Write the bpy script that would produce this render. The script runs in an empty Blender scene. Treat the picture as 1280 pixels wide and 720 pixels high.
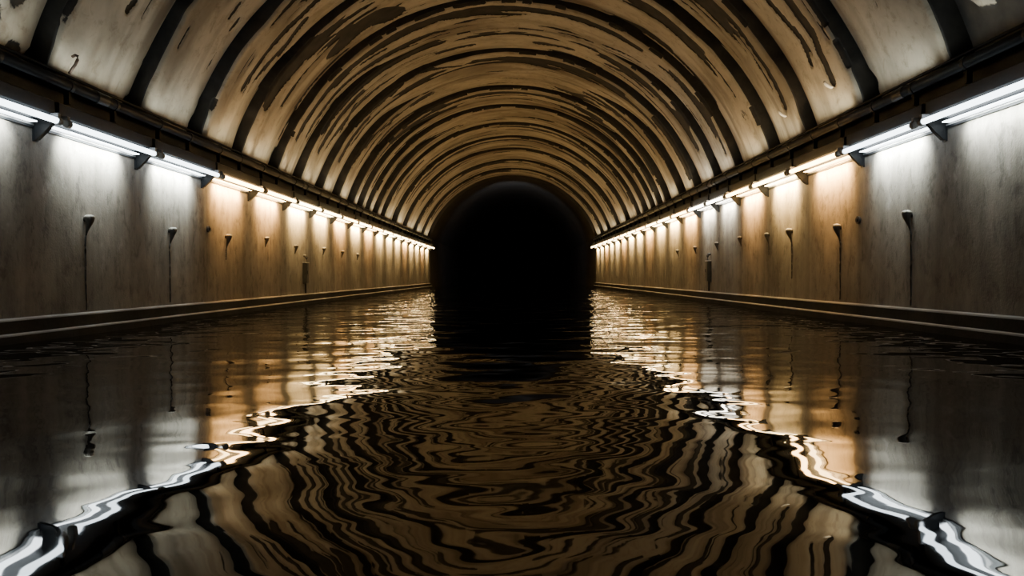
import bpy, bmesh, math, random
import numpy as np
from mathutils import Vector, Matrix

PI = math.pi
sc = bpy.context.scene
C = sc.collection
rng = random.Random(7)

# ------------------------------------------------------------------ measures
W = 3.62            # half width of the tunnel
H = 0.48            # eye above the water (water is z = 0)
CZ = H + 0.147 * W  # centre height of the vault arc
R = 3.75            # inner radius of the vault
ZS = 2.125           # springing height
D1 = 31.4           # end of the lit lining
D2 = 48.0           # dark end wall
CAMX = 0.14
F = 900.0

# ------------------------------------------------------------------ camera
cam_d = bpy.data.cameras.new('camera')
cam_d.lens = F / 1280 * 36
cam_d.sensor_width = 36
cam_d.clip_start = 0.02
cam_d.clip_end = 200
cam = bpy.data.objects.new('camera', cam_d)
C.objects.link(cam)
MR = (Matrix.Rotation(math.atan(5 / F), 4, 'Z') @ Matrix.Rotation(PI / 2 - math.atan(15 / F), 4, 'X')
      @ Matrix.Rotation(-0.0049, 4, 'Z'))
cam.matrix_world = Matrix.Translation((CAMX, 0, H)) @ MR
sc.camera = cam
MR3 = MR.to_3x3()


def ray(px, py):
    return MR3 @ Vector(((px - 640) / F, -(py - 360) / F, -1)).normalized()


def vault_at(px, py, rad):
    """where the sight line of a photo pixel meets the vault: depth y, angle from +x"""
    d = ray(px, py)
    a = d.x ** 2 + d.z ** 2
    ox, oz = CAMX, H - CZ
    b = ox * d.x + oz * d.z
    c = ox * ox + oz * oz - rad * rad
    t = (-b + math.sqrt(b * b - a * c)) / a
    return t * d.y, math.atan2(oz + t * d.z, ox + t * d.x)


# ------------------------------------------------------------------ object helpers
def tag(o, label=None, cat=None, group=None, kind=None):
    if label: o['label'] = label
    if cat: o['category'] = cat
    if group: o['group'] = group
    if kind: o['kind'] = kind
    return o


def thing(name, label, cat, loc=(0, 0, 0), rotz=0.0, group=None):
    o = bpy.data.objects.new(name, None)
    C.objects.link(o)
    o.location = loc
    o.rotation_euler = (0, 0, rotz)
    o.empty_display_size = 0.1
    return tag(o, label, cat, group)


def obj(name, bm, m, parent=None, smooth=False, loc=None):
    me = bpy.data.meshes.new(name)
    bmesh.ops.recalc_face_normals(bm, faces=bm.faces)
    bm.to_mesh(me)
    bm.free()
    me.materials.append(m)
    if smooth:
        me.polygons.foreach_set('use_smooth', [True] * len(me.polygons))
    o = bpy.data.objects.new(name, me)
    C.objects.link(o)
    if parent: o.parent = parent
    if loc: o.location = loc
    return o


def grid_obj(name, V, m, parent=None, flip=False, attrs=None):
    """V: (rows, cols, 3) array"""
    n, k = V.shape[:2]
    idx = np.arange(n * k, dtype=np.int32).reshape(n, k)
    q = np.stack([idx[:-1, :-1], idx[1:, :-1], idx[1:, 1:], idx[:-1, 1:]], -1).reshape(-1, 4)
    if flip: q = q[:, ::-1]
    me = bpy.data.meshes.new(name)
    me.vertices.add(n * k)
    me.vertices.foreach_set('co', np.ascontiguousarray(V, dtype=np.float32).ravel())
    me.loops.add(q.size)
    me.loops.foreach_set('vertex_index', np.ascontiguousarray(q, dtype=np.int32).ravel())
    me.polygons.add(len(q))
    me.polygons.foreach_set('loop_start', np.arange(0, q.size, 4, dtype=np.int32))
    me.polygons.foreach_set('use_smooth', np.ones(len(q), dtype=bool))
    me.update(calc_edges=True)
    me.validate()
    for an, av in (attrs or {}).items():
        a = me.attributes.new(an, 'FLOAT', 'POINT')
        a.data.foreach_set('value', np.ascontiguousarray(av, dtype=np.float32).ravel())
    me.materials.append(m)
    o = bpy.data.objects.new(name, me)
    C.objects.link(o)
    if parent: o.parent = parent
    return o


def copy_tree(o, parent=None):
    c = o.copy()
    C.objects.link(c)
    if parent: c.parent = parent
    for ch in list(o.children):
        copy_tree(ch, c)
    return c


def bm_box(bm, x0, x1, y0, y1, z0, z1, bev=0.0, seg=2):
    r = bmesh.ops.create_cube(bm, size=1, matrix=Matrix.Translation(((x0 + x1) / 2, (y0 + y1) / 2, (z0 + z1) / 2)) @ Matrix.Diagonal((x1 - x0, y1 - y0, z1 - z0, 1)))
    if bev:
        es = {e for v in r['verts'] for e in v.link_edges}
        bmesh.ops.bevel(bm, geom=list(es), offset=bev, segments=seg, affect='EDGES', profile=0.5)
    return bm


def bm_tube(bm, pts, r, n=12, cap=True):
    pts = [Vector(p) for p in pts]
    rings = []
    for i, p in enumerate(pts):
        t = (pts[min(i + 1, len(pts) - 1)] - pts[max(i - 1, 0)]).normalized()
        u = t.cross(Vector((0, 0, 1)))
        if u.length < 1e-3: u = t.cross(Vector((1, 0, 0)))
        u.normalize()
        w = u.cross(t)
        rr = r[i] if isinstance(r, (list, tuple)) else r
        rings.append([bm.verts.new(p + u * math.cos(2 * PI * k / n) * rr + w * math.sin(2 * PI * k / n) * rr) for k in range(n)])
    for a, b in zip(rings, rings[1:]):
        for k in range(n):
            bm.faces.new((a[k], a[(k + 1) % n], b[(k + 1) % n], b[k]))
    if cap:
        bm.faces.new(rings[0][::-1])
        bm.faces.new(rings[-1])
    return bm


def bm_prism_y(bm, prof, y0, y1, ny=1):
    """closed (x, z) profile swept along y"""
    rows = []
    for j in range(ny + 1):
        y = y0 + (y1 - y0) * j / ny
        rows.append([bm.verts.new((x, y, z)) for x, z in prof])
    k = len(prof)
    for a, b in zip(rows, rows[1:]):
        for i in range(k):
            bm.faces.new((a[i], a[(i + 1) % k], b[(i + 1) % k], b[i]))
    bm.faces.new(rows[0][::-1])
    bm.faces.new(rows[-1])
    return bm


# ------------------------------------------------------------------ numpy noise
def _hash(ix, iy, seed):
    h = (ix.astype(np.int64) * 374761393 + iy.astype(np.int64) * 668265263 + seed * 1442695041) & 0xFFFFFFFF
    h = ((h ^ (h >> 13)) * 1274126177) & 0xFFFFFFFF
    h = ((h ^ (h >> 16)) * 2246822519) & 0xFFFFFFFF
    return ((h ^ (h >> 15)) & 0xFFFFFF) / float(0xFFFFFF)


def vnoise(u, v, seed=0):
    iu, iv = np.floor(u), np.floor(v)
    fu, fv = u - iu, v - iv
    fu = fu * fu * fu * (fu * (fu * 6 - 15) + 10)
    fv = fv * fv * fv * (fv * (fv * 6 - 15) + 10)
    a = _hash(iu, iv, seed); b = _hash(iu + 1, iv, seed)
    c = _hash(iu, iv + 1, seed); d = _hash(iu + 1, iv + 1, seed)
    return (a * (1 - fu) + b * fu) * (1 - fv) + (c * (1 - fu) + d * fu) * fv


def fbm(u, v, seed=0, octv=3):
    s = 0; amp = 1; tot = 0
    for i in range(octv):
        s = s + amp * vnoise(u * 2 ** i, v * 2 ** i, seed + 17 * i)
        tot += amp
        amp *= 0.5
    return s / tot


def sstep(x, a, b):
    t = np.clip((x - a) / (b - a), 0, 1)
    return t * t * (3 - 2 * t)


# ------------------------------------------------------------------ materials
class NT:
    def __init__(s, name):
        s.m = bpy.data.materials.new(name)
        s.m.use_nodes = True
        s.t = s.m.node_tree
        s.t.nodes.clear()
        s.out = s.n('ShaderNodeOutputMaterial')

    def n(s, kind, **kw):
        nd = s.t.nodes.new(kind)
        for k, v in kw.items():
            if k.startswith('i_'):
                key = k[2:]
                nd.inputs[int(key) if key.isdigit() else key.replace('_', ' ')].default_value = v
            else:
                setattr(nd, k, v)
        return nd

    def l(s, a, b): s.t.links.new(a, b)

    def principled(s, **kw):
        p = s.n('ShaderNodeBsdfPrincipled')
        for k, v in kw.items():
            p.inputs[k.replace('_', ' ')].default_value = v
        s.l(p.outputs[0], s.out.inputs[0])
        return p

    def coords(s, scale=(1, 1, 1), world=True):
        if world:
            g = s.n('ShaderNodeNewGeometry').outputs['Position']
        else:
            g = s.n('ShaderNodeTexCoord').outputs['Object']
        mp = s.n('ShaderNodeMapping')
        mp.inputs['Scale'].default_value = scale
        s.l(g, mp.inputs[0])
        return mp.outputs[0]

    def noise(s, scale, vec, detail=4, rough=0.55, dist=0.0):
        nd = s.n('ShaderNodeTexNoise')
        nd.inputs['Scale'].default_value = scale
        nd.inputs['Detail'].default_value = detail
        nd.inputs['Roughness'].default_value = rough
        nd.inputs['Distortion'].default_value = dist
        s.l(vec, nd.inputs['Vector'])
        return nd.outputs['Fac']

    def ramp(s, fac, stops, interp='LINEAR'):
        r = s.n('ShaderNodeValToRGB')
        r.color_ramp.interpolation = interp
        el = r.color_ramp.elements
        while len(el) < len(stops): el.new(0.5)
        for e, (p, c) in zip(el, stops):
            e.position = p
            e.color = c if len(c) == 4 else (*c, 1)
        s.l(fac, r.inputs[0])
        return r.outputs[0]

    def mix(s, fac, a, b, mode='MIX'):
        m = s.n('ShaderNodeMix', data_type='RGBA', blend_type=mode)
        if isinstance(fac, (int, float)): m.inputs[0].default_value = fac
        else: s.l(fac, m.inputs[0])
        for k, v in ((6, a), (7, b)):
            if isinstance(v, tuple): m.inputs[k].default_value = v if len(v) == 4 else (*v, 1)
            else: s.l(v, m.inputs[k])
        return m.outputs[2]

    def math(s, op, a, b=None):
        m = s.n('ShaderNodeMath', operation=op)
        for k, v in ((0, a), (1, b)):
            if v is None: continue
            if isinstance(v, (int, float)): m.inputs[k].default_value = v
            else: s.l(v, m.inputs[k])
        return m.outputs[0]

    def bump(s, h, strength, dist, p):
        b = s.n('ShaderNodeBump')
        b.inputs['Strength'].default_value = strength
        b.inputs['Distance'].default_value = dist
        s.l(h, b.inputs['Height'])
        s.l(b.outputs[0], p.inputs['Normal'])
        return b


def mat_concrete():
    t = NT('stained_concrete')
    p = t.principled(Roughness=0.75)
    p.inputs['Specular IOR Level'].default_value = 0.35
    big = t.noise(0.9, t.coords(), 5, 0.6, 0.6)
    col = t.ramp(big, [(0.28, (0.15, 0.138, 0.120)), (0.52, (0.235, 0.22, 0.195)), (0.74, (0.32, 0.30, 0.27))])
    streak = t.noise(5.5, t.coords((1, 1, 0.10)), 5, 0.62)
    s2 = t.ramp(streak, [(0.34, (0.66, 0.64, 0.62)), (0.5, (0.90, 0.89, 0.88)), (0.68, (1.12, 1.12, 1.1))])
    col = t.mix(0.8, col, s2, 'MULTIPLY')
    mot = t.noise(9, t.coords((1, 1, 0.55)), 6, 0.72, 0.3)
    s3 = t.ramp(mot, [(0.36, (0.42, 0.41, 0.40)), (0.47, (0.93, 0.93, 0.93)), (0.66, (1.18, 1.18, 1.16))])
    col = t.mix(0.7, col, s3, 'MULTIPLY')
    # pale lime runs low on the wall
    lime = t.ramp(t.noise(3.0, t.coords((1, 1, 0.7)), 6, 0.75), [(0.60, (0, 0, 0)), (0.70, (1, 1, 1))])
    col = t.mix(t.math('MULTIPLY', lime, 0.35), col, (0.45, 0.44, 0.42))
    # darker towards the water
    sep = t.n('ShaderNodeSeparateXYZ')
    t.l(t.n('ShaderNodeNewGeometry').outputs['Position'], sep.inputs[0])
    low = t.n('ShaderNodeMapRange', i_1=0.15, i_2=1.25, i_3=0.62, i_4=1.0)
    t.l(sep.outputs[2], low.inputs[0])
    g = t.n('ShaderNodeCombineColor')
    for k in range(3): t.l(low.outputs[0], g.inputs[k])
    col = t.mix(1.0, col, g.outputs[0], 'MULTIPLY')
    t.l(col, p.inputs['Base Color'])
    h = t.math('ADD', t.math('MULTIPLY', mot, 0.7), t.math('MULTIPLY', t.noise(60, t.coords(), 4), 0.3))
    t.bump(h, 0.55, 0.012, p)
    return t.m


def mat_vault():
    t = NT('peeling_cream_paint')
    p = t.principled(Roughness=0.62)
    p.inputs['Specular IOR Level'].default_value = 0.3
    at = t.n('ShaderNodeAttribute', attribute_name='peel_shade').outputs['Fac']
    fine = t.noise(14, t.coords(), 5, 0.65)
    fac = t.math('ADD', at, t.math('MULTIPLY', t.math('SUBTRACT', fine, 0.5), 0.55))
    mask = t.ramp(fac, [(0.47, (0, 0, 0)), (0.55, (1, 1, 1))])
    big = t.noise(1.3, t.coords(), 5, 0.6, 0.4)
    cream = t.ramp(big, [(0.28, (0.34, 0.30, 0.24)), (0.5, (0.50, 0.45, 0.36)), (0.72, (0.60, 0.55, 0.45))])
    mot = t.noise(7, t.coords(), 6, 0.7, 0.5)
    m2 = t.ramp(mot, [(0.30, (0.55, 0.50, 0.44)), (0.46, (0.97, 0.96, 0.95)), (0.7, (1.08, 1.08, 1.08))])
    cream = t.mix(0.75, cream, m2, 'MULTIPLY')
    stain_shade = t.n('ShaderNodeAttribute', attribute_name='stain_shade').outputs['Fac']
    cream = t.mix(stain_shade, cream, (0.16, 0.125, 0.09))
    dk = t.ramp(t.noise(5, t.coords(), 5), [(0.3, (0.012, 0.012, 0.013)), (0.7, (0.045, 0.042, 0.038))])
    t.l(t.mix(mask, cream, dk), p.inputs['Base Color'])
    h = t.math('ADD', t.math('MULTIPLY', mot, 0.6), t.math('MULTIPLY', mask, -0.6))
    t.bump(h, 0.6, 0.01, p)
    return t.m


def mat_simple(name, c0, c1, rough, metal=0.0, scale=6.0, bump=0.3, spec=0.5):
    t = NT(name)
    p = t.principled(Roughness=rough, Metallic=metal)
    p.inputs['Specular IOR Level'].default_value = spec
    f = t.noise(scale, t.coords(), 6, 0.65, 0.3)
    t.l(t.ramp(f, [(0.3, c0), (0.7, c1)]), p.inputs['Base Color'])
    if bump: t.bump(t.noise(scale * 5, t.coords(), 4), bump, 0.006, p)
    return t.m


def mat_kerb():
    t = NT('wet_kerb_lit_top')
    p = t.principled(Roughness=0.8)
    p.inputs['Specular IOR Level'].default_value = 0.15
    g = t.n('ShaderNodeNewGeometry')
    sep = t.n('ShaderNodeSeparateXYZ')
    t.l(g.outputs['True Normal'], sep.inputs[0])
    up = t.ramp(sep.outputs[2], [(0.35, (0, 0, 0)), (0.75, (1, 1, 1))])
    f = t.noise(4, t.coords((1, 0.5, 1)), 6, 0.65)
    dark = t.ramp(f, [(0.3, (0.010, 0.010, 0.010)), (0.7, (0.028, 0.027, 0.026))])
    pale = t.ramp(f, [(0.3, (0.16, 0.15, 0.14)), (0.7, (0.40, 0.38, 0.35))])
    t.l(t.mix(up, dark, pale), p.inputs['Base Color'])  # top faces painted as lit, side faces painted as shaded
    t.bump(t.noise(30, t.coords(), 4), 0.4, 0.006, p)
    return t.m


def mat_emit(name, col, strength):
    t = NT(name)
    p = t.principled(Roughness=0.3)
    p.inputs['Base Color'].default_value = (0.85, 0.85, 0.83, 1)
    # faintly darker towards the tube ends is left out: one even tube
    p.inputs['Emission Color'].default_value = (*col, 1)
    p.inputs['Emission Strength'].default_value = strength
    return t.m


def mat_water():
    t = NT('dark_floodwater')
    p = t.principled(Roughness=0.016)
    p.inputs['Base Color'].default_value = (0.0035, 0.0038, 0.004, 1)
    p.inputs['IOR'].default_value = 2.4
    p.inputs['Specular IOR Level'].default_value = 0.5
    a = t.noise(1.6, t.coords((0.9, 0.9, 1)), 1, 0.4, 0.25)
    b = t.noise(4.2, t.coords((0.75, 1, 1)), 1.3, 0.4, 0.2)
    sep = t.n('ShaderNodeSeparateXYZ')
    t.l(t.n('ShaderNodeNewGeometry').outputs['Position'], sep.inputs[0])
    ma = t.n('ShaderNodeMapRange', i_1=1.5, i_2=14.0, i_3=1.0, i_4=2.4)
    mb = t.n('ShaderNodeMapRange', i_1=2.2, i_2=12.0, i_3=0.27, i_4=1.9)
    t.l(sep.outputs[1], ma.inputs[0]); t.l(sep.outputs[1], mb.inputs[0])
    h = t.math('ADD', t.math('MULTIPLY', a, ma.outputs[0]), t.math('MULTIPLY', b, mb.outputs[0]))
    t.bump(h, 1.0, 0.012, p)
    return t.m


M_CON = mat_concrete()
M_VAULT = mat_vault()
M_RIB = mat_simple('soot_dark_rib', (0.016, 0.016, 0.016), (0.055, 0.050, 0.044), 0.7, scale=4)
M_KERB = mat_kerb()
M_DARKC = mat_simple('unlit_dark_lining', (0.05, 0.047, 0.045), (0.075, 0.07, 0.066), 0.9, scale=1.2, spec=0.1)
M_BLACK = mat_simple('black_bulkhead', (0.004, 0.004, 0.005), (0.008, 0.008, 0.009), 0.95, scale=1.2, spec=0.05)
M_PIPE = mat_simple('dark_painted_pipe', (0.010, 0.012, 0.014), (0.028, 0.030, 0.032), 0.36, 0.2, 5)
M_STEEL = mat_simple('dark_steel', (0.007, 0.009, 0.011), (0.018, 0.020, 0.023), 0.5, 0.1, 8, spec=0.3)
M_RAIL = mat_simple('pale_worn_rail', (0.20, 0.20, 0.20), (0.42, 0.42, 0.42), 0.4, 0.3, 9)
M_CAP = mat_simple('grey_plastic_cap', (0.20, 0.20, 0.21), (0.32, 0.32, 0.33), 0.5, 0, 9)
M_PEG = mat_simple('dark_iron_peg', (0.03, 0.027, 0.024), (0.075, 0.068, 0.06), 0.6, 0.2, 20)
M_LIME = mat_simple('limescale_crust', (0.42, 0.40, 0.36), (0.70, 0.67, 0.61), 0.8, 0, 25)
M_STAIN = mat_simple('damp_black_line', (0.02, 0.019, 0.018), (0.06, 0.055, 0.05), 0.5, 0, 10)
M_BOXD = mat_simple('green_grey_enclosure', (0.014, 0.016, 0.014), (0.035, 0.037, 0.032), 0.5, 0.1, 12)
M_FLAKE = mat_simple('pale_paint_flake', (0.85, 0.84, 0.80), (0.93, 0.92, 0.9), 0.4, 0, 20)
M_RUST = mat_simple('rusty_wire', (0.03, 0.02, 0.015), (0.09, 0.05, 0.03), 0.7, 0.2, 20)
M_MUD = mat_simple('submerged_mud', (0.02, 0.018, 0.015), (0.05, 0.045, 0.04), 0.9, 0, 3)

COOL = (0.80, 0.92, 1.0)
WHITE = (1.0, 0.90, 0.72)
YEL = (1.0, 0.68, 0.30)
WARM = (1.0, 0.58, 0.22)
TP = 0.225          # how far the tube stands off the wall
DOWN, SPREAD, TILT, UP = 46.0, 96, 48, 2.4
GAIN = {'cool': 0.95, 'white': 1.0, 'yellow': 2.3, 'orange': 1.9}
WASH = {'cool': (0.93, 1.0, 0.92), 'white': (1.0, 0.92, 0.74), 'yellow': (1.0, 0.63, 0.22), 'orange': (1.0, 0.50, 0.14)}
S = 24.0
M_TUBE = {'cool': mat_emit('cool_white_tube', COOL, S * 0.32), 'white': mat_emit('neutral_white_tube', WHITE, S),
          'yellow': mat_emit('warm_yellow_tube', YEL, S * 1.25), 'orange': mat_emit('warm_orange_tube', WARM, S * 1.2)}

M_GLOW = {'cool': mat_emit('cool_added_glow', (0.86, 0.95, 1.0), 9.0), 'white': mat_emit('white_added_glow', WHITE, 9.0),
          'yellow': mat_emit('yellow_added_glow', (1.0, 0.72, 0.34), 26.0), 'orange': mat_emit('orange_added_glow', (1.0, 0.62, 0.24), 20.0)}

# ------------------------------------------------------------------ the setting
bm = bmesh.new(); bm_box(bm, -W - 0.3, W + 0.3, -2.0, D2 + 0.3, -0.55, -0.35)
tag(obj('floor', bm, M_MUD), kind='structure')
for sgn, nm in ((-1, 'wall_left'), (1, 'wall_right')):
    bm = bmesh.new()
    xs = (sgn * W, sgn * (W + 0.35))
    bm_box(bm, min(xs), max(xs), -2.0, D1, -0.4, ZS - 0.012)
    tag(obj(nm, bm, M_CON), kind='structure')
    bm = bmesh.new()
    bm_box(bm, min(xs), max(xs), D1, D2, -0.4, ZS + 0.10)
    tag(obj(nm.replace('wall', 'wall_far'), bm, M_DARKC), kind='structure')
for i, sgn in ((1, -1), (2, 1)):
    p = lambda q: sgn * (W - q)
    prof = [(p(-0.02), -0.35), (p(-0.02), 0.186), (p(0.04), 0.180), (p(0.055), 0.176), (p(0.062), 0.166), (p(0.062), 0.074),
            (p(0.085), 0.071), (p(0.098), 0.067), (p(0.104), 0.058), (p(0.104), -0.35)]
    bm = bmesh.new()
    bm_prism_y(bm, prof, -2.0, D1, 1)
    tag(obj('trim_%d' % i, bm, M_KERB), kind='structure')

for i, sgn in ((4, -1), (5, 1)):      # added dark strip standing in for shade on the wall behind the pipe
    bm = bmesh.new()
    xs = sorted((sgn * (W - 0.002), sgn * (W + 0.002)))
    bm_box(bm, xs[0], xs[1], -1.5, D1 - 0.1, H + 1.368, ZS - 0.014)
    tag(obj('trim_%d' % i, bm, M_STEEL), kind='structure')

# outer vault shell (dark); closes the roof behind the painted rings and runs on into the unlit stretch
TH0 = math.asin((ZS - CZ) / R)


def arc_pts(rad, n, th0=TH0):
    return [(rad * math.cos(th0 + (PI - 2 * th0) * k / n), CZ + rad * math.sin(th0 + (PI - 2 * th0) * k / n)) for k in range(n + 1)]


def shell(name, m, y0, y1, rad, thick, kind='structure'):
    o_ = arc_pts(rad + thick, 64)
    i_ = arc_pts(rad, 64)
    bm = bmesh.new()
    bm_prism_y(bm, i_ + o_[::-1], y0, y1)
    return tag(obj(name, bm, m), kind=kind)


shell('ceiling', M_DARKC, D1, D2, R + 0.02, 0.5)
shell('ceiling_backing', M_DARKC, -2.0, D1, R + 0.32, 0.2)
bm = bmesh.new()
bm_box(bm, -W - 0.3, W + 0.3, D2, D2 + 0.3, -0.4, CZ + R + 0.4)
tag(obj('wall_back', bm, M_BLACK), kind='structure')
# faint inner portal of the unlit stretch: a set-in ring
IN = 0.16
ip = [(W - IN, -0.35)] + arc_pts(R - IN, 48) + [(-W + IN, -0.35)]
op = [(W + 0.02, -0.35)] + arc_pts(R + 0.05, 48) + [(-W - 0.02, -0.35)]
bm = bmesh.new()
bm_prism_y(bm, ip + op[::-1], D2 - 1.6, D2 - 0.002)
tag(obj('trim_3', bm, M_BLACK), kind='structure')

# ------------------------------------------------------------------ vault rings
EDGES = [4.35, 5.75, 7.20, 8.60, 9.85, 11.35, 12.55, 13.95, 15.25, 16.6, 17.5, 18.4, 19.45, 20.5, 22.5, 24.6, 27.0, 29.2, D1]
PART = {12.55, 15.25, 17.5, 19.45}      # ribs that die out before the crown
STRIPS = [  # photo pixels along each long bare strip, half width in metres
    ([(397, 0), (376, 21), (359, 36), (339, 58), (320, 86), (305, 109)], .065),
    ([(382, 28), (356, 69)], .06), ([(301, 8), (291, 23)], .05), ([(303, 31), (296, 40)], .05),
    ([(551, 66), (570, 60), (587, 57)], .11), ([(674, 54), (693, 57), (713, 61)], .11),
    ([(781, 0), (818, 21), (865, 53), (880, 69)], .028), ([(827, 82), (867, 118)], .05),
    ([(756, 54), (790, 71), (818, 94), (846, 124)], .03), ([(760, 82), (781, 90), (816, 120)], .08),
    ([(715, 118), (734, 120), (752, 131)], .09), ([(700, 38), (741, 50)], .03),
    ([(891, 0), (921, 28), (945, 62), (960, 84), (982, 130)], .065),
    ([(992, 0), (1018, 37), (1027, 66), (1042, 99)], .065),
    ([(960, 4), (982, 28), (1001, 49), (1012, 80)], .05), ([(904, 22), (922, 41)], .06),
    ([(840, 34), (876, 62), (921, 118)], .026), ([(840, 88), (868, 118)], .05),
    ([(422, 129), (391, 177)], .05), ([(389, 117), (370, 149), (356, 174)], .06),
    ([(443, 131), (430, 166)], .06), ([(486, 116), (460, 138), (445, 153)], .12), ([(486, 153), (477, 160)], .06),
    ([(550, 131), (520, 142), (490, 162), (471, 190)], .13),
    ([(835, 132), (856, 147), (865, 166)], .1), ([(824, 153), (846, 185), (861, 215)], .15),
    ([(754, 132), (788, 153)], .13), ([(871, 121), (887, 142), (908, 187)], .06), ([(856, 110), (868, 119)], .06),
    ([(747, 211), (771, 237)], .14), ([(575, 80), (530, 87), (505, 100), (488, 118)], .05),
    ([(425, 60), (445, 38), (470, 22), (492, 20)], .22), ([(452, 78), (480, 60)], .05),
    ([(770, 30), (800, 42), (830, 62)], .12), ([(160, 12), (170, 2)], .05), ([(420, 105), (432, 92)], .06),
    ([(620, 96), (655, 98), (690, 104)], .025), ([(545, 64), (500, 80), (470, 100), (440, 128)], .02),
    ([(700, 118), (725, 128), (760, 150)], .02), ([(560, 38), (520, 52), (500, 60)], .02),
]
SP = []
for pts, hw in STRIPS:
    q = [vault_at(x, y, R + 0.05) for x, y in pts]
    SP.append((np.array([[d, th * R] for d, th in q]), hw))


def seg_dist(D, Sx, pl):
    best = np.full(D.shape, 9.0)
    for a, b in zip(pl[:-1], pl[1:]):
        ab = b - a
        L2 = float(ab @ ab) + 1e-9
        t = np.clip(((D - a[0]) * ab[0] + (Sx - a[1]) * ab[1]) / L2, 0, 1)
        best = np.minimum(best, np.hypot(D - a[0] - t * ab[0], (Sx - a[1] - t * ab[1])))
    return best


ORD = ['first', 'second', 'third', 'fourth', 'fifth', 'sixth', 'seventh', 'eighth', 'ninth', 'tenth', 'eleventh', 'twelfth',
       'thirteenth', 'fourteenth', 'fifteenth', 'sixteenth', 'seventeenth', 'eighteenth', 'nineteenth', 'twentieth',
       'twenty-first', 'twenty-second', 'twenty-third']


def step_amp(edge, th):
    a = 0.095 + 0.085 * np.abs(np.cos(th)) ** 1.2
    if edge in PART:
        a = 0.006 + a * sstep(np.abs(np.cos(th)), 0.42, 0.72)
    if edge > 20: a = a * 0.9
    a = a * (0.86 + 0.28 * vnoise(th * R * 0.9, th * 0 + edge * 7.1, 5))
    return a


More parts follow.
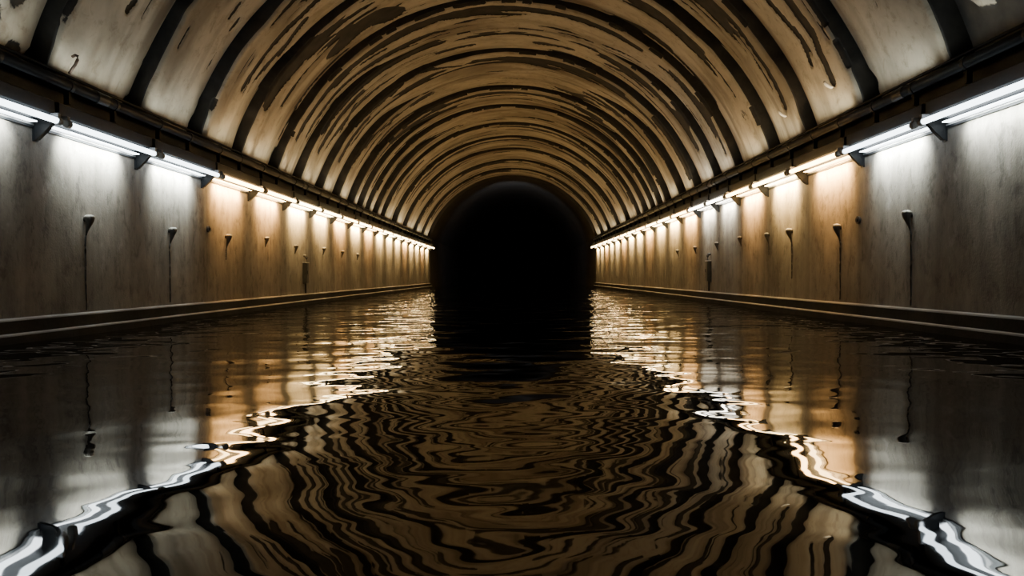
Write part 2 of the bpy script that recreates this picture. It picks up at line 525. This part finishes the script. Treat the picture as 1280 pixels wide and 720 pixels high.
for k in range(len(EDGES) - 1):
    e0, e1 = EDGES[k], EDGES[k + 1]
    L = e1 - e0
    res = 0.018 if e0 < 12 else (0.026 if e0 < 18 else 0.04)
    nd = max(12, int(L / res))
    nt = int((PI - 2 * TH0) * R / (res * 1.25))
    x = np.concatenate([[0, 0.006, 0.016, 0.03], np.linspace(0.048, L - 0.055, nd)])
    th = np.linspace(TH0, PI - TH0, nt)
    X, TH = np.meshgrid(x, th, indexing='ij')
    Dp = X + e0
    Sm = TH * R
    # wavering near edge of the ring
    wav = (fbm(Sm * 2.2, Sm * 0 + k * 3.3, 31, 3) - 0.5) * 0.09 * np.exp(-X / 0.25)
    amp1 = step_amp(e1, TH)
    off = amp1 * (X / L) ** 1.6
    lipr = 0.03
    off = off + np.where(X < lipr, 0.03 * (1 - np.clip(X / lipr, 0, 1)) ** 2, 0)
    off = off + 0.012 * (fbm(Dp * 1.6, Sm * 0.7, 3, 3) - 0.5)
    # bare patches
    crownness = np.sin(TH)
    lipw = 0.20 + 0.16 * fbm(Sm * 0.55, Sm * 0 + k * 5.7, 11, 2)
    gw = 0.13 * (0.35 + 1.2 * fbm(Sm * 0.8, Sm * 0 + k * 2.9, 12, 3))
    pres = sstep(fbm(Sm * 0.42, Sm * 0 + k * 4.13, 13, 2) + 0.10 * sstep(crownness, .5, .95), 0.47, 0.56)
    pres = pres * sstep(crownness, 0.36, 0.52)
    if e0 in PART:
        pres = pres * sstep(np.abs(np.cos(TH)), 0.3, 0.55)
    if e0 < 8: pres = pres * 0
    groove = (1 - sstep(np.abs(X - lipw), gw * 0.75, gw * 1.25 + 0.01)) * pres
    dens = sstep(crownness, 0.40, 0.62) * (1 - 0.55 * sstep(crownness, 0.86, 0.985))
    nz = fbm(Sm * 0.55 + 0.9 * Dp, Dp * 4.2, 77, 3)
    thr = 0.655 if e0 > 8 else 0.76
    patch = sstep(nz + 0.10 * (dens - 0.75), thr - 0.03, thr + 0.04) * sstep(dens, 0.05, 0.4)
    nz2 = fbm(Sm * 0.8, Dp * 9.5, 177, 2)
    thin = sstep(nz2, 0.77, 0.83) * sstep(dens, 0.1, 0.5) * (1.0 if e0 > 6 else 0.6)
    peel_shade = np.maximum(np.maximum(groove, patch), thin)
    for pl, hw in SP:
        if pl[:, 0].max() < e0 - .3 or pl[:, 0].min() > e1 + .3: continue
        ds = seg_dist(Dp, Sm, pl)
        w_ = hw * (0.7 + 0.6 * vnoise(Sm * 3, Dp * 2, 9))
        peel_shade = np.maximum(peel_shade, 1 - sstep(ds, w_ * 0.7, w_ * 1.3 + 0.012))
    # crease shade painted at the foot of the far edge, next to the following rib
    if k == 0: peel_shade = np.maximum(peel_shade, 0.25 + 0.75 * sstep(fbm(Dp * 1.5, Sm * 1.2, 61, 3), 0.24, 0.36))  # nearest ring painted mostly dark, as shade ahead of the first lamps
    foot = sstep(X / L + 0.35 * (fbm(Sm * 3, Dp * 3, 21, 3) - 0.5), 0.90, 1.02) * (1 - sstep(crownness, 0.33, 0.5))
    peel_shade = np.maximum(peel_shade, foot)
    rim = sstep(fbm(Sm * 1.8, Sm * 0 + k * 9.1, 41, 3), 0.56, 0.62) * (1 - sstep(X, 0.03, 0.07)) * 0.9
    peel_shade = np.maximum(peel_shade, rim * sstep(crownness, .3, .45))
    off = off + 0.022 * sstep(peel_shade, 0.35, 0.65)
    stain_shade = 0.55 * sstep(fbm(Dp * 1.7, Sm * 0.45, 55, 4), 0.52, 0.72) + 0.3 * sstep(fbm(Sm * 0.8, Dp * 6, 56, 3), 0.55, 0.75)
    rust = (1 - sstep(X, 0.05, 0.16)) * (1 - sstep(crownness, 0.30, 0.36))
    crease_shade = sstep(X / L + 0.30 * (fbm(Sm * 2, Dp * 2, 23, 3) - 0.5), 0.72, 0.98) * (1 - sstep(crownness, 0.36, 0.6))  # crease shade painted into the colour at each panel's far lower edge
    stain_shade = np.clip(np.maximum(np.maximum(stain_shade, rust), 0.85 * crease_shade), 0, 1)
    rad = R + off
    V = np.stack([rad * np.cos(TH), Dp + wav, CZ + rad * np.sin(TH)], -1)
    if k == 0: where = 'nearest the camera, in the top corners'
    elif k == len(EDGES) - 2: where = 'farthest, beside the black opening'
    else: where = '%s one counted from the camera' % ORD[k]
    ring = thing('vault_ring', 'cream peeling vault ring with dark rib, ' + where, 'vault ring', (0, e0, 0),
                 group='arched rings of the tunnel vault')
    V[..., 1] -= e0
    grid_obj('panel', V, M_VAULT, ring, flip=False, attrs={'peel_shade': peel_shade, 'stain_shade': stain_shade})
    # rib: the dark upright face in front of this ring, plus its underside return
    a0 = step_amp(e0, th)
    t3 = V[0]
    r_in = rad[0] - 0.004
    rows = []
    for fr, dy in ((1.0, 0.012), (0.10, 0.0), (0.0, -0.004), (-0.0, 0.004)):
        rr = r_in + fr * (a0 + 0.06)
        rows.append(np.stack([rr * np.cos(th), t3[:, 1] + dy - 0.006 + 0 * th, CZ + rr * np.sin(th)], -1))
    grid_obj('rib', np.stack(rows, 0), M_RIB, ring, flip=False)
    ring.rotation_euler = (0, 0, 0)

# ------------------------------------------------------------------ floodwater
ys = [-1.5]
while ys[-1] < D2:
    ys.append(ys[-1] + min(0.30, max(0.035, 0.010 * abs(ys[-1]))))
ys = np.array(ys); ys[-1] = D2 - 0.03
xs = np.linspace(-W + 0.05, W - 0.05, 182)
Y, Xw = np.meshgrid(ys, xs, indexing='ij')


def wv(lam, amp, seed, ax=1.0, ay=1.0):
    return amp * (fbm(Xw / lam * ax, Y / lam * ay, seed, 1) - 0.5) * 2


calm = 0.62 + 1.0 * sstep(Y, 1.0, 12.0)
Z = calm * (wv(1.6, 0.0060, 301, 0.8, 1.0) + wv(0.8, 0.0024, 302, 0.8, 1.0))
wat = grid_obj('floodwater', np.stack([Xw, Y, Z], -1), mat_water(), flip=True)
tag(wat, 'dark rippled floodwater covering the tunnel floor and mirroring the lamps', 'water', kind='stuff')

# ------------------------------------------------------------------ lamps, pipes, rails
LEFT_N, RIGHT_N = 18, 20
LB = [4.13 + 1.5 * k for k in range(LEFT_N)] + [D1 - 0.25]
RB = [4.48, 5.86, 7.24, 8.62, 9.95, 11.2, 12.35, 13.6] + [13.6 + 1.47 * k for k in range(1, 12)] + [D1 - 0.25]
LK = ['cool', 'cool', 'cool', 'orange', 'orange', 'yellow', 'yellow', 'orange', 'yellow', 'orange', 'yellow', 'yellow']
RK = ['cool', 'cool', 'orange', 'yellow', 'orange', 'white', 'white', 'orange', 'yellow', 'yellow', 'orange', 'yellow']


def make_fixture(L, kind, dim=1.0):
    """wall lamp for a right-hand wall at x = 0, room on -x; y from 0 to L; z = 0 at tube height"""
    root = bpy.data.objects.new('tube_lamp', None)
    C.objects.link(root)
    root.empty_display_size = 0.1
    g = 0.03
    bm = bmesh.new()
    prof = [(0.003, -0.010), (0.003, 0.15), (-0.12, 0.168), (-0.170, 0.168), (-0.180, 0.160), (-0.182, 0.060), (-0.15, 0.030), (-0.018, 0.022), (-0.018, -0.010)]
    bm_prism_y(bm, prof, g, L - g)
    obj('housing', bm, M_STEEL, root)
    gap = 0.085
    bm = bmesh.new()
    bm_tube(bm, [(-TP, gap, 0), (-TP, L - gap, 0)], 0.023, 16)
    obj('tube', bm, M_TUBE[kind], root, smooth=False)
    for y0, y1 in ((gap - 0.05, gap), (L - gap, L - gap + 0.05)):
        bm = bmesh.new()
        bm_tube(bm, [(-TP, y0, 0), (-TP, y0 + .006, 0), (-TP, y1 - .006, 0), (-TP, y1, 0)], [0.026, 0.031, 0.031, 0.026], 16)
        bm_box(bm, -TP - 0.01, -0.16, y0 + 0.008, y1 - 0.008, 0.015, 0.060)
        obj('end_cap', bm, M_CAP, root)
    # lip under the lamp: a pale strip with a dark back
    bm = bmesh.new()
    bm_box(bm, -0.018, -0.002, g, L - g, -0.026, -0.014)
    obj('lower_lip', bm, M_RAIL, root)
    bm = bmesh.new()
    bm_box(bm, -0.016, -0.002, g, L - g, -0.044, -0.0265)
    obj('lip_back', bm, M_STEEL, root)
    # added glowing strip under the housing, widening the lamp's reflection in the water
    bm = bmesh.new()
    bm_box(bm, -0.080, -0.020, gap, L - gap, -0.0095, -0.002)
    obj('added_glow', bm, M_GLOW[kind], root)
    # bracket at the near end: triangular steel gusset below the lamp line, with a foot on the wall
    bm = bmesh.new()
    tri = [(-0.002, -0.135), (-0.030, -0.132), (-0.105, -0.060), (-0.165, 0.01), (-0.165, 0.06), (-0.002, 0.06)]
    v0 = [bm.verts.new((x_, -0.022, z_)) for x_, z_ in tri]
    v1 = [bm.verts.new((x_, 0.022, z_)) for x_, z_ in tri]
    n = len(tri)
    for i in range(n): bm.faces.new((v0[i], v0[(i + 1) % n], v1[(i + 1) % n], v1[i]))
    bm.faces.new(v0[::-1]); bm.faces.new(v1)
    bm_box(bm, -0.014, 0.003, -0.026, 0.028, -0.145, 0.10)
    obj('bracket', bm, M_STEEL, root)
    # down-light of the lamp: washes the wall below it
    ld = bpy.data.lights.new('down_light', 'AREA')
    ld.shape = 'RECTANGLE'
    ld.size = L * 0.55; ld.size_y = 0.03
    ld.color = WASH[kind]
    ld.energy = dim * DOWN * GAIN[kind] * L / 1.5
    ld.spread = math.radians(SPREAD)
    lo = bpy.data.objects.new('down_light', ld)
    C.objects.link(lo)
    lo.parent = root
    tl = math.radians(TILT)
    lo.matrix_local = Matrix.Translation((-0.11, L / 2, -0.016)) @ Matrix(((0, -math.cos(tl), -math.sin(tl), 0), (1, 0, 0, 0), (0, -math.sin(tl), math.cos(tl), 0), (0, 0, 0, 1)))
    ud = bpy.data.lights.new('added_up_light', 'AREA')  # added light without a fixture, brightens the vault just above the pipe
    ud.shape = 'RECTANGLE'
    ud.size = L * 0.9; ud.size_y = 0.02
    ud.color = WASH[kind] if kind in ('cool', 'white') else (1.0, 0.86, 0.58)
    ud.energy = UP * L / 1.5 * (0.7 if kind == 'cool' else 1.0)
    ud.spread = math.radians(110)
    uo = bpy.data.objects.new('added_up_light', ud)
    C.objects.link(uo)
    uo.parent = root
    uo.matrix_local = Matrix.Translation((-0.16, L / 2, 0.43)) @ Matrix.Rotation(math.radians(12), 4, 'Y') @ Matrix.Rotation(PI, 4, 'X') @ Matrix.Rotation(PI / 2, 4, 'Z')
    return root


ZT = H + 1.215
CW = {'cool': 'cool white', 'white': 'neutral white', 'yellow': 'warm yellow', 'orange': 'warm orange'}
protos = {}
for side, B, K in (('left', LB, LK), ('right', RB, RK)):
    for i in range(len(B) - 1):
        L = round(B[i + 1] - B[i], 3)
        kind = K[i] if i < len(K) else ('yellow', 'orange', 'yellow')[i % 3]
        key = (L, kind, i == 0)
        if key in protos:
            o = copy_tree(protos[key])
        else:
            o = make_fixture(L, kind, 0.4 if i == 0 else 1.0)
            protos[key] = o
        if side == 'right':
            o.location = (W, B[i], ZT)
            o.rotation_euler = (0, 0, 0)
        else:                        # turned half round, so it runs from its far end back
            o.location = (-W, B[i + 1], ZT)
            o.rotation_euler = (0, 0, PI)
        n_ = len(B) - 1
        pos = 'nearest the camera' if i == 0 else ('farthest, by the black opening' if i == n_ - 1 else '%s from the camera' % ORD[i])
        tag(o, '%s tube lamp in dark housing on the %s wall, %s' % (CW[kind], side, pos), 'lamp', 'tube lamps along the %s wall' % side)

for side, sgn, B in (('left', -1, LB), ('right', 1, RB)):
    px = sgn * (W - 0.09)
    zp = H + 1.575
    t = thing('service_pipe', 'thick dark pipe running along the top of the %s wall' % side, 'pipe', (px, 0, zp), 0, 'dark pipes above the lamps')
    bm = bmesh.new()
    bm_tube(bm, [(0, -1.5, 0), (0, D1 - 0.15, 0)], 0.052, 20)
    o = obj('pipe', bm, M_PIPE, t, smooth=True)
    for j, b in enumerate(B[:-1]):
        for q in (0.28, 0.95):
            y = b + q
            bm = bmesh.new()
            bm_tube(bm, [(0, y - 0.02, 0), (0, y + 0.02, 0)], 0.060, 20)
            s_ = -sgn
            bm_box(bm, -0.022, 0.022, y - 0.018, y + 0.018, -0.150, -0.05)
            bm_box(bm, min(0, sgn * 0.0875), max(0, sgn * 0.0875), y - 0.018, y + 0.018, -0.012, 0.012)
            obj('clamp', bm, M_STEEL, t)
    for y in (2.2, 6.35, 12.4, 18.4, 24.4):
        bm = bmesh.new()
        bm_tube(bm, [(0, y - 0.09, 0), (0, y - 0.08, 0), (0, y + 0.08, 0), (0, y + 0.09, 0)], [0.054, 0.064, 0.064, 0.054], 20)
        obj('coupling', bm, M_PIPE, t)
    # thinner conduit above the pipe, tight against the vault foot
    bm = bmesh.new()
    bm_tube(bm, [(sgn * (W - 0.095), -1.5, H + 1.655), (sgn * (W - 0.095), D1 - 0.15, H + 1.655)], 0.013, 12)
    tag(obj('conduit', bm, M_PIPE, smooth=True), 'thin dark conduit above the thick pipe on the %s wall' % side, 'conduit', 'thin conduits above the pipes')

# ------------------------------------------------------------------ wall pegs
def make_peg(run, size):
    root = bpy.data.objects.new('wall_peg', None)
    C.objects.link(root)
    root.empty_display_size = 0.05
    # tapering iron peg bent down from the wall: wall at x = 0, room on -x
    bm = bmesh.new()
    pts = [(-0.010, 0, -0.15), (-0.018, 0, -0.11), (-0.032, 0, -0.065), (-0.042, 0, -0.025), (-0.044, 0, 0.0), (-0.044, 0, 0.016)]
    bm_tube(bm, pts, [0.005, 0.011, 0.021, 0.033, 0.039, 0.037], 16)
    bm_tube(bm, [(0.003, 0, -0.005), (-0.02, 0, -0.005), (-0.046, 0, -0.005)], 0.024, 12)
    obj('peg', bm, M_PEG, root, smooth=True)
    bm = bmesh.new()
    bmesh.ops.create_uvsphere(bm, u_segments=16, v_segments=8, radius=0.040, matrix=Matrix.Translation((-0.044, 0, 0.014)) @ Matrix.Diagonal((1, 1, 0.45, 1)))
    for v in bm.verts:
        v.co += Vector((rng.uniform(-1, 1), rng.uniform(-1, 1), rng.uniform(-1, 1))) * 0.003
    obj('crust', bm, M_LIME, root, smooth=True)
    if run > 0.21:
        bm = bmesh.new()
        n = 14
        pts = []
        for j in range(n + 1):
            z = -0.19 - (run - 0.19) * j / n
            pts.append((-0.005, 0.004 * math.sin(j * 0.9 + size), z))
        pts.insert(0, (-0.010, 0, -0.14))
        bm_tube(bm, pts, [0.006] + [0.008 - 0.003 * (j / n) for j in range(n + 1)], 8)
        obj('drip_line', bm, M_STAIN, root, smooth=True)
    return root


LP = [(6.27, 1.0, .80), (7.80, .995, .78), (9.32, 1.01, .30), (10.78, 1.06, 0), (12.22, 1.0, 0), (14.0, 1.03, 0), (15.5, 1.02, 0), (17.0, 1.0, 0)]
RP = [(6.36, 1.01, .81), (7.74, .99, .78), (9.09, 1.03, .60), (9.92, 1.03, 0.34), (11.12, 1.05, 0), (12.4, 1.02, 0), (13.9, 1.01, 0), (15.4, 1.0, 0)]
for side, sgn, P in (('left', -1, LP), ('right', 1, RP)):
    for i, (y, z, run) in enumerate(P):
        o = make_peg(run, i * 0.7)
        o.location = (sgn * W, y, z)
        o.rotation_euler = (0, 0, 0 if sgn > 0 else PI)
        if i > 2: o.scale = (0.8, 0.8, 0.85)
        pos = 'nearest the camera' if i == 0 else ('farthest along' if i == len(P) - 1 else '%s from the camera' % ORD[i])
        ex = ' with dark run' if run > 0.21 else ''
        tag(o, 'crusted iron peg%s on the %s wall, %s' % (ex, side, pos), 'peg', 'iron pegs on the %s wall' % side)

# small plugged holes next to the pegs
for side, sgn, y, z in (('left', -1, 8.78, 1.07), ('right', 1, 7.32, 1.03)):
    t = thing('wall_plug', 'small dark round plug on the %s wall above the pegs' % side, 'plug', (sgn * W, y, z))
    bm = bmesh.new()
    bm_tube(bm, [(0.003 * sgn, 0, 0), (-0.022 * sgn, 0, 0)], 0.040, 14)
    obj('flange', bm, M_PEG, t)
    bm = bmesh.new()
    bm_tube(bm, [(-0.018 * sgn, 0, 0), (-0.035 * sgn, 0, 0)], 0.020, 10)
    obj('bolt', bm, M_STEEL, t)

# ------------------------------------------------------------------ wall boxes
for side, sgn, y in (('left', -1, 12.75), ('right', 1, 12.9)):
    t = thing('junction_box', 'narrow dark upright junction box low on the %s wall' % side, 'box', (sgn * W, y, H + 0.08), 0 if sgn > 0 else PI)
    bm = bmesh.new(); bm_box(bm, -0.065, 0.003, -0.07, 0.07, -0.20, 0.17, 0.008)
    obj('case', bm, M_BOXD, t)
    bm = bmesh.new(); bm_box(bm, -0.075, -0.063, -0.06, 0.06, -0.185, 0.155, 0.004)
    d_ = obj('door', bm, M_BOXD, t)
    bm = bmesh.new(); bm_box(bm, -0.084, -0.073, 0.035, 0.048, -0.03, 0.03, 0.003)
    obj('latch', bm, M_STEEL, d_)
    bm = bmesh.new(); bm_box(bm, -0.085, -0.002, -0.08, 0.08, 0.168, 0.182, 0.004)
    obj('rain_hood', bm, M_RAIL, t)
    bm = bmesh.new(); bm_tube(bm, [(-0.05, 0, 0.18), (-0.05, 0, 0.26), (-0.035, 0, 0.29), (-0.002, 0, 0.30)], 0.026, 12)
    obj('cable_gland', bm, M_PEG, t)
    bm = bmesh.new(); bm_tube(bm, [(-0.03, 0, -0.20), (-0.03, 0, -0.365)], 0.015, 10)
    obj('drain_pipe', bm, M_STEEL, t)

# ------------------------------------------------------------------ curled paint flakes and wire
def vault_point(px, py, inset):
    d, th = vault_at(px, py, R + 0.03)
    r = R + 0.03 - inset
    return Vector((r * math.cos(th), d, CZ + r * math.sin(th))), th


for nm, px, py in (('upper', 1041, 103), ('lower', 983, 140)):
    p, th = vault_point(px, py, 0.018)
    bm = bmesh.new()
    n = 6
    tng = Vector((-math.sin(th), 0, math.cos(th)))
    inw = Vector((-math.cos(th), 0, -math.sin(th)))
    grid = []
    for i in range(n + 1):
        a = i / n
        c_ = -tng * (0.10 * (a - 0.5)) * -1 + inw * (0.05 * math.sin(a * 1.9))
        w_ = 0.035 * (1 - 0.5 * abs(a - 0.4))
        grid.append([bm.verts.new(p + c_ + Vector((0, j * w_, 0)) + inw * 0.008 * j * j) for j in (-1, 0, 1)])
    for a, b in zip(grid, grid[1:]):
        for j in range(2): bm.faces.new((a[j], a[j + 1], b[j + 1], b[j]))
    o = obj('paint_flake', bm, M_FLAKE, None, smooth=True)
    sm = o.modifiers.new('thick', 'SOLIDIFY'); sm.thickness = 0.006
    tag(o, 'pale curled paint flake ending a dark strip, %s of two on the right vault' % nm, 'paint flake')

p0, th0 = vault_point(66, 60, 0.0)
bm = bmesh.new()
ctrl = []
for px, py, ins in ((65, 60, 0.03), (67, 57, 0.05), (71, 59, 0.07), (74, 65, 0.08), (73.5, 73, 0.075), (71, 80, 0.06), (69, 86, 0.05)):
    q, _ = vault_point(px, py, ins + 0.03)
    q.y = p0.y + 0.16
    ctrl.append(q)
bm_tube(bm, ctrl, 0.012, 8)
tag(obj('wire_loop', bm, M_RUST, smooth=True), 'dark loop of wire hanging from the vault above the left pipe', 'wire')

ld = bpy.data.lights.new('unseen_fill_light', 'AREA')  # added unseen light that lifts the darkness beyond the last lamps
ld.size = 1.2; ld.energy = 26; ld.spread = math.radians(110); ld.color = (0.85, 0.92, 1.0)
lo = bpy.data.objects.new('unseen_fill_light', ld)
C.objects.link(lo)
lo.location = (0, D1 + 0.6, CZ + R - 1.0)
lo.rotation_euler = (math.radians(84), 0, 0)

# ------------------------------------------------------------------ world and view
w = bpy.data.worlds.new('World')
sc.world = w
w.use_nodes = True
bg = w.node_tree.nodes.get('Background') or w.node_tree.nodes.new('ShaderNodeBackground')
bg.inputs[0].default_value = (0.5, 0.6, 0.75, 1)
bg.inputs[1].default_value = 0.004
sc.view_settings.view_transform = 'AgX'
sc.view_settings.look = 'AgX - Base Contrast'
sc.view_settings.exposure = 0.0
sc.cycles.max_bounces = 8
sc.cycles.diffuse_bounces = 4
sc.cycles.glossy_bounces = 4
sc.cycles.sample_clamp_indirect = 6.0
sc.cycles.use_denoising = True
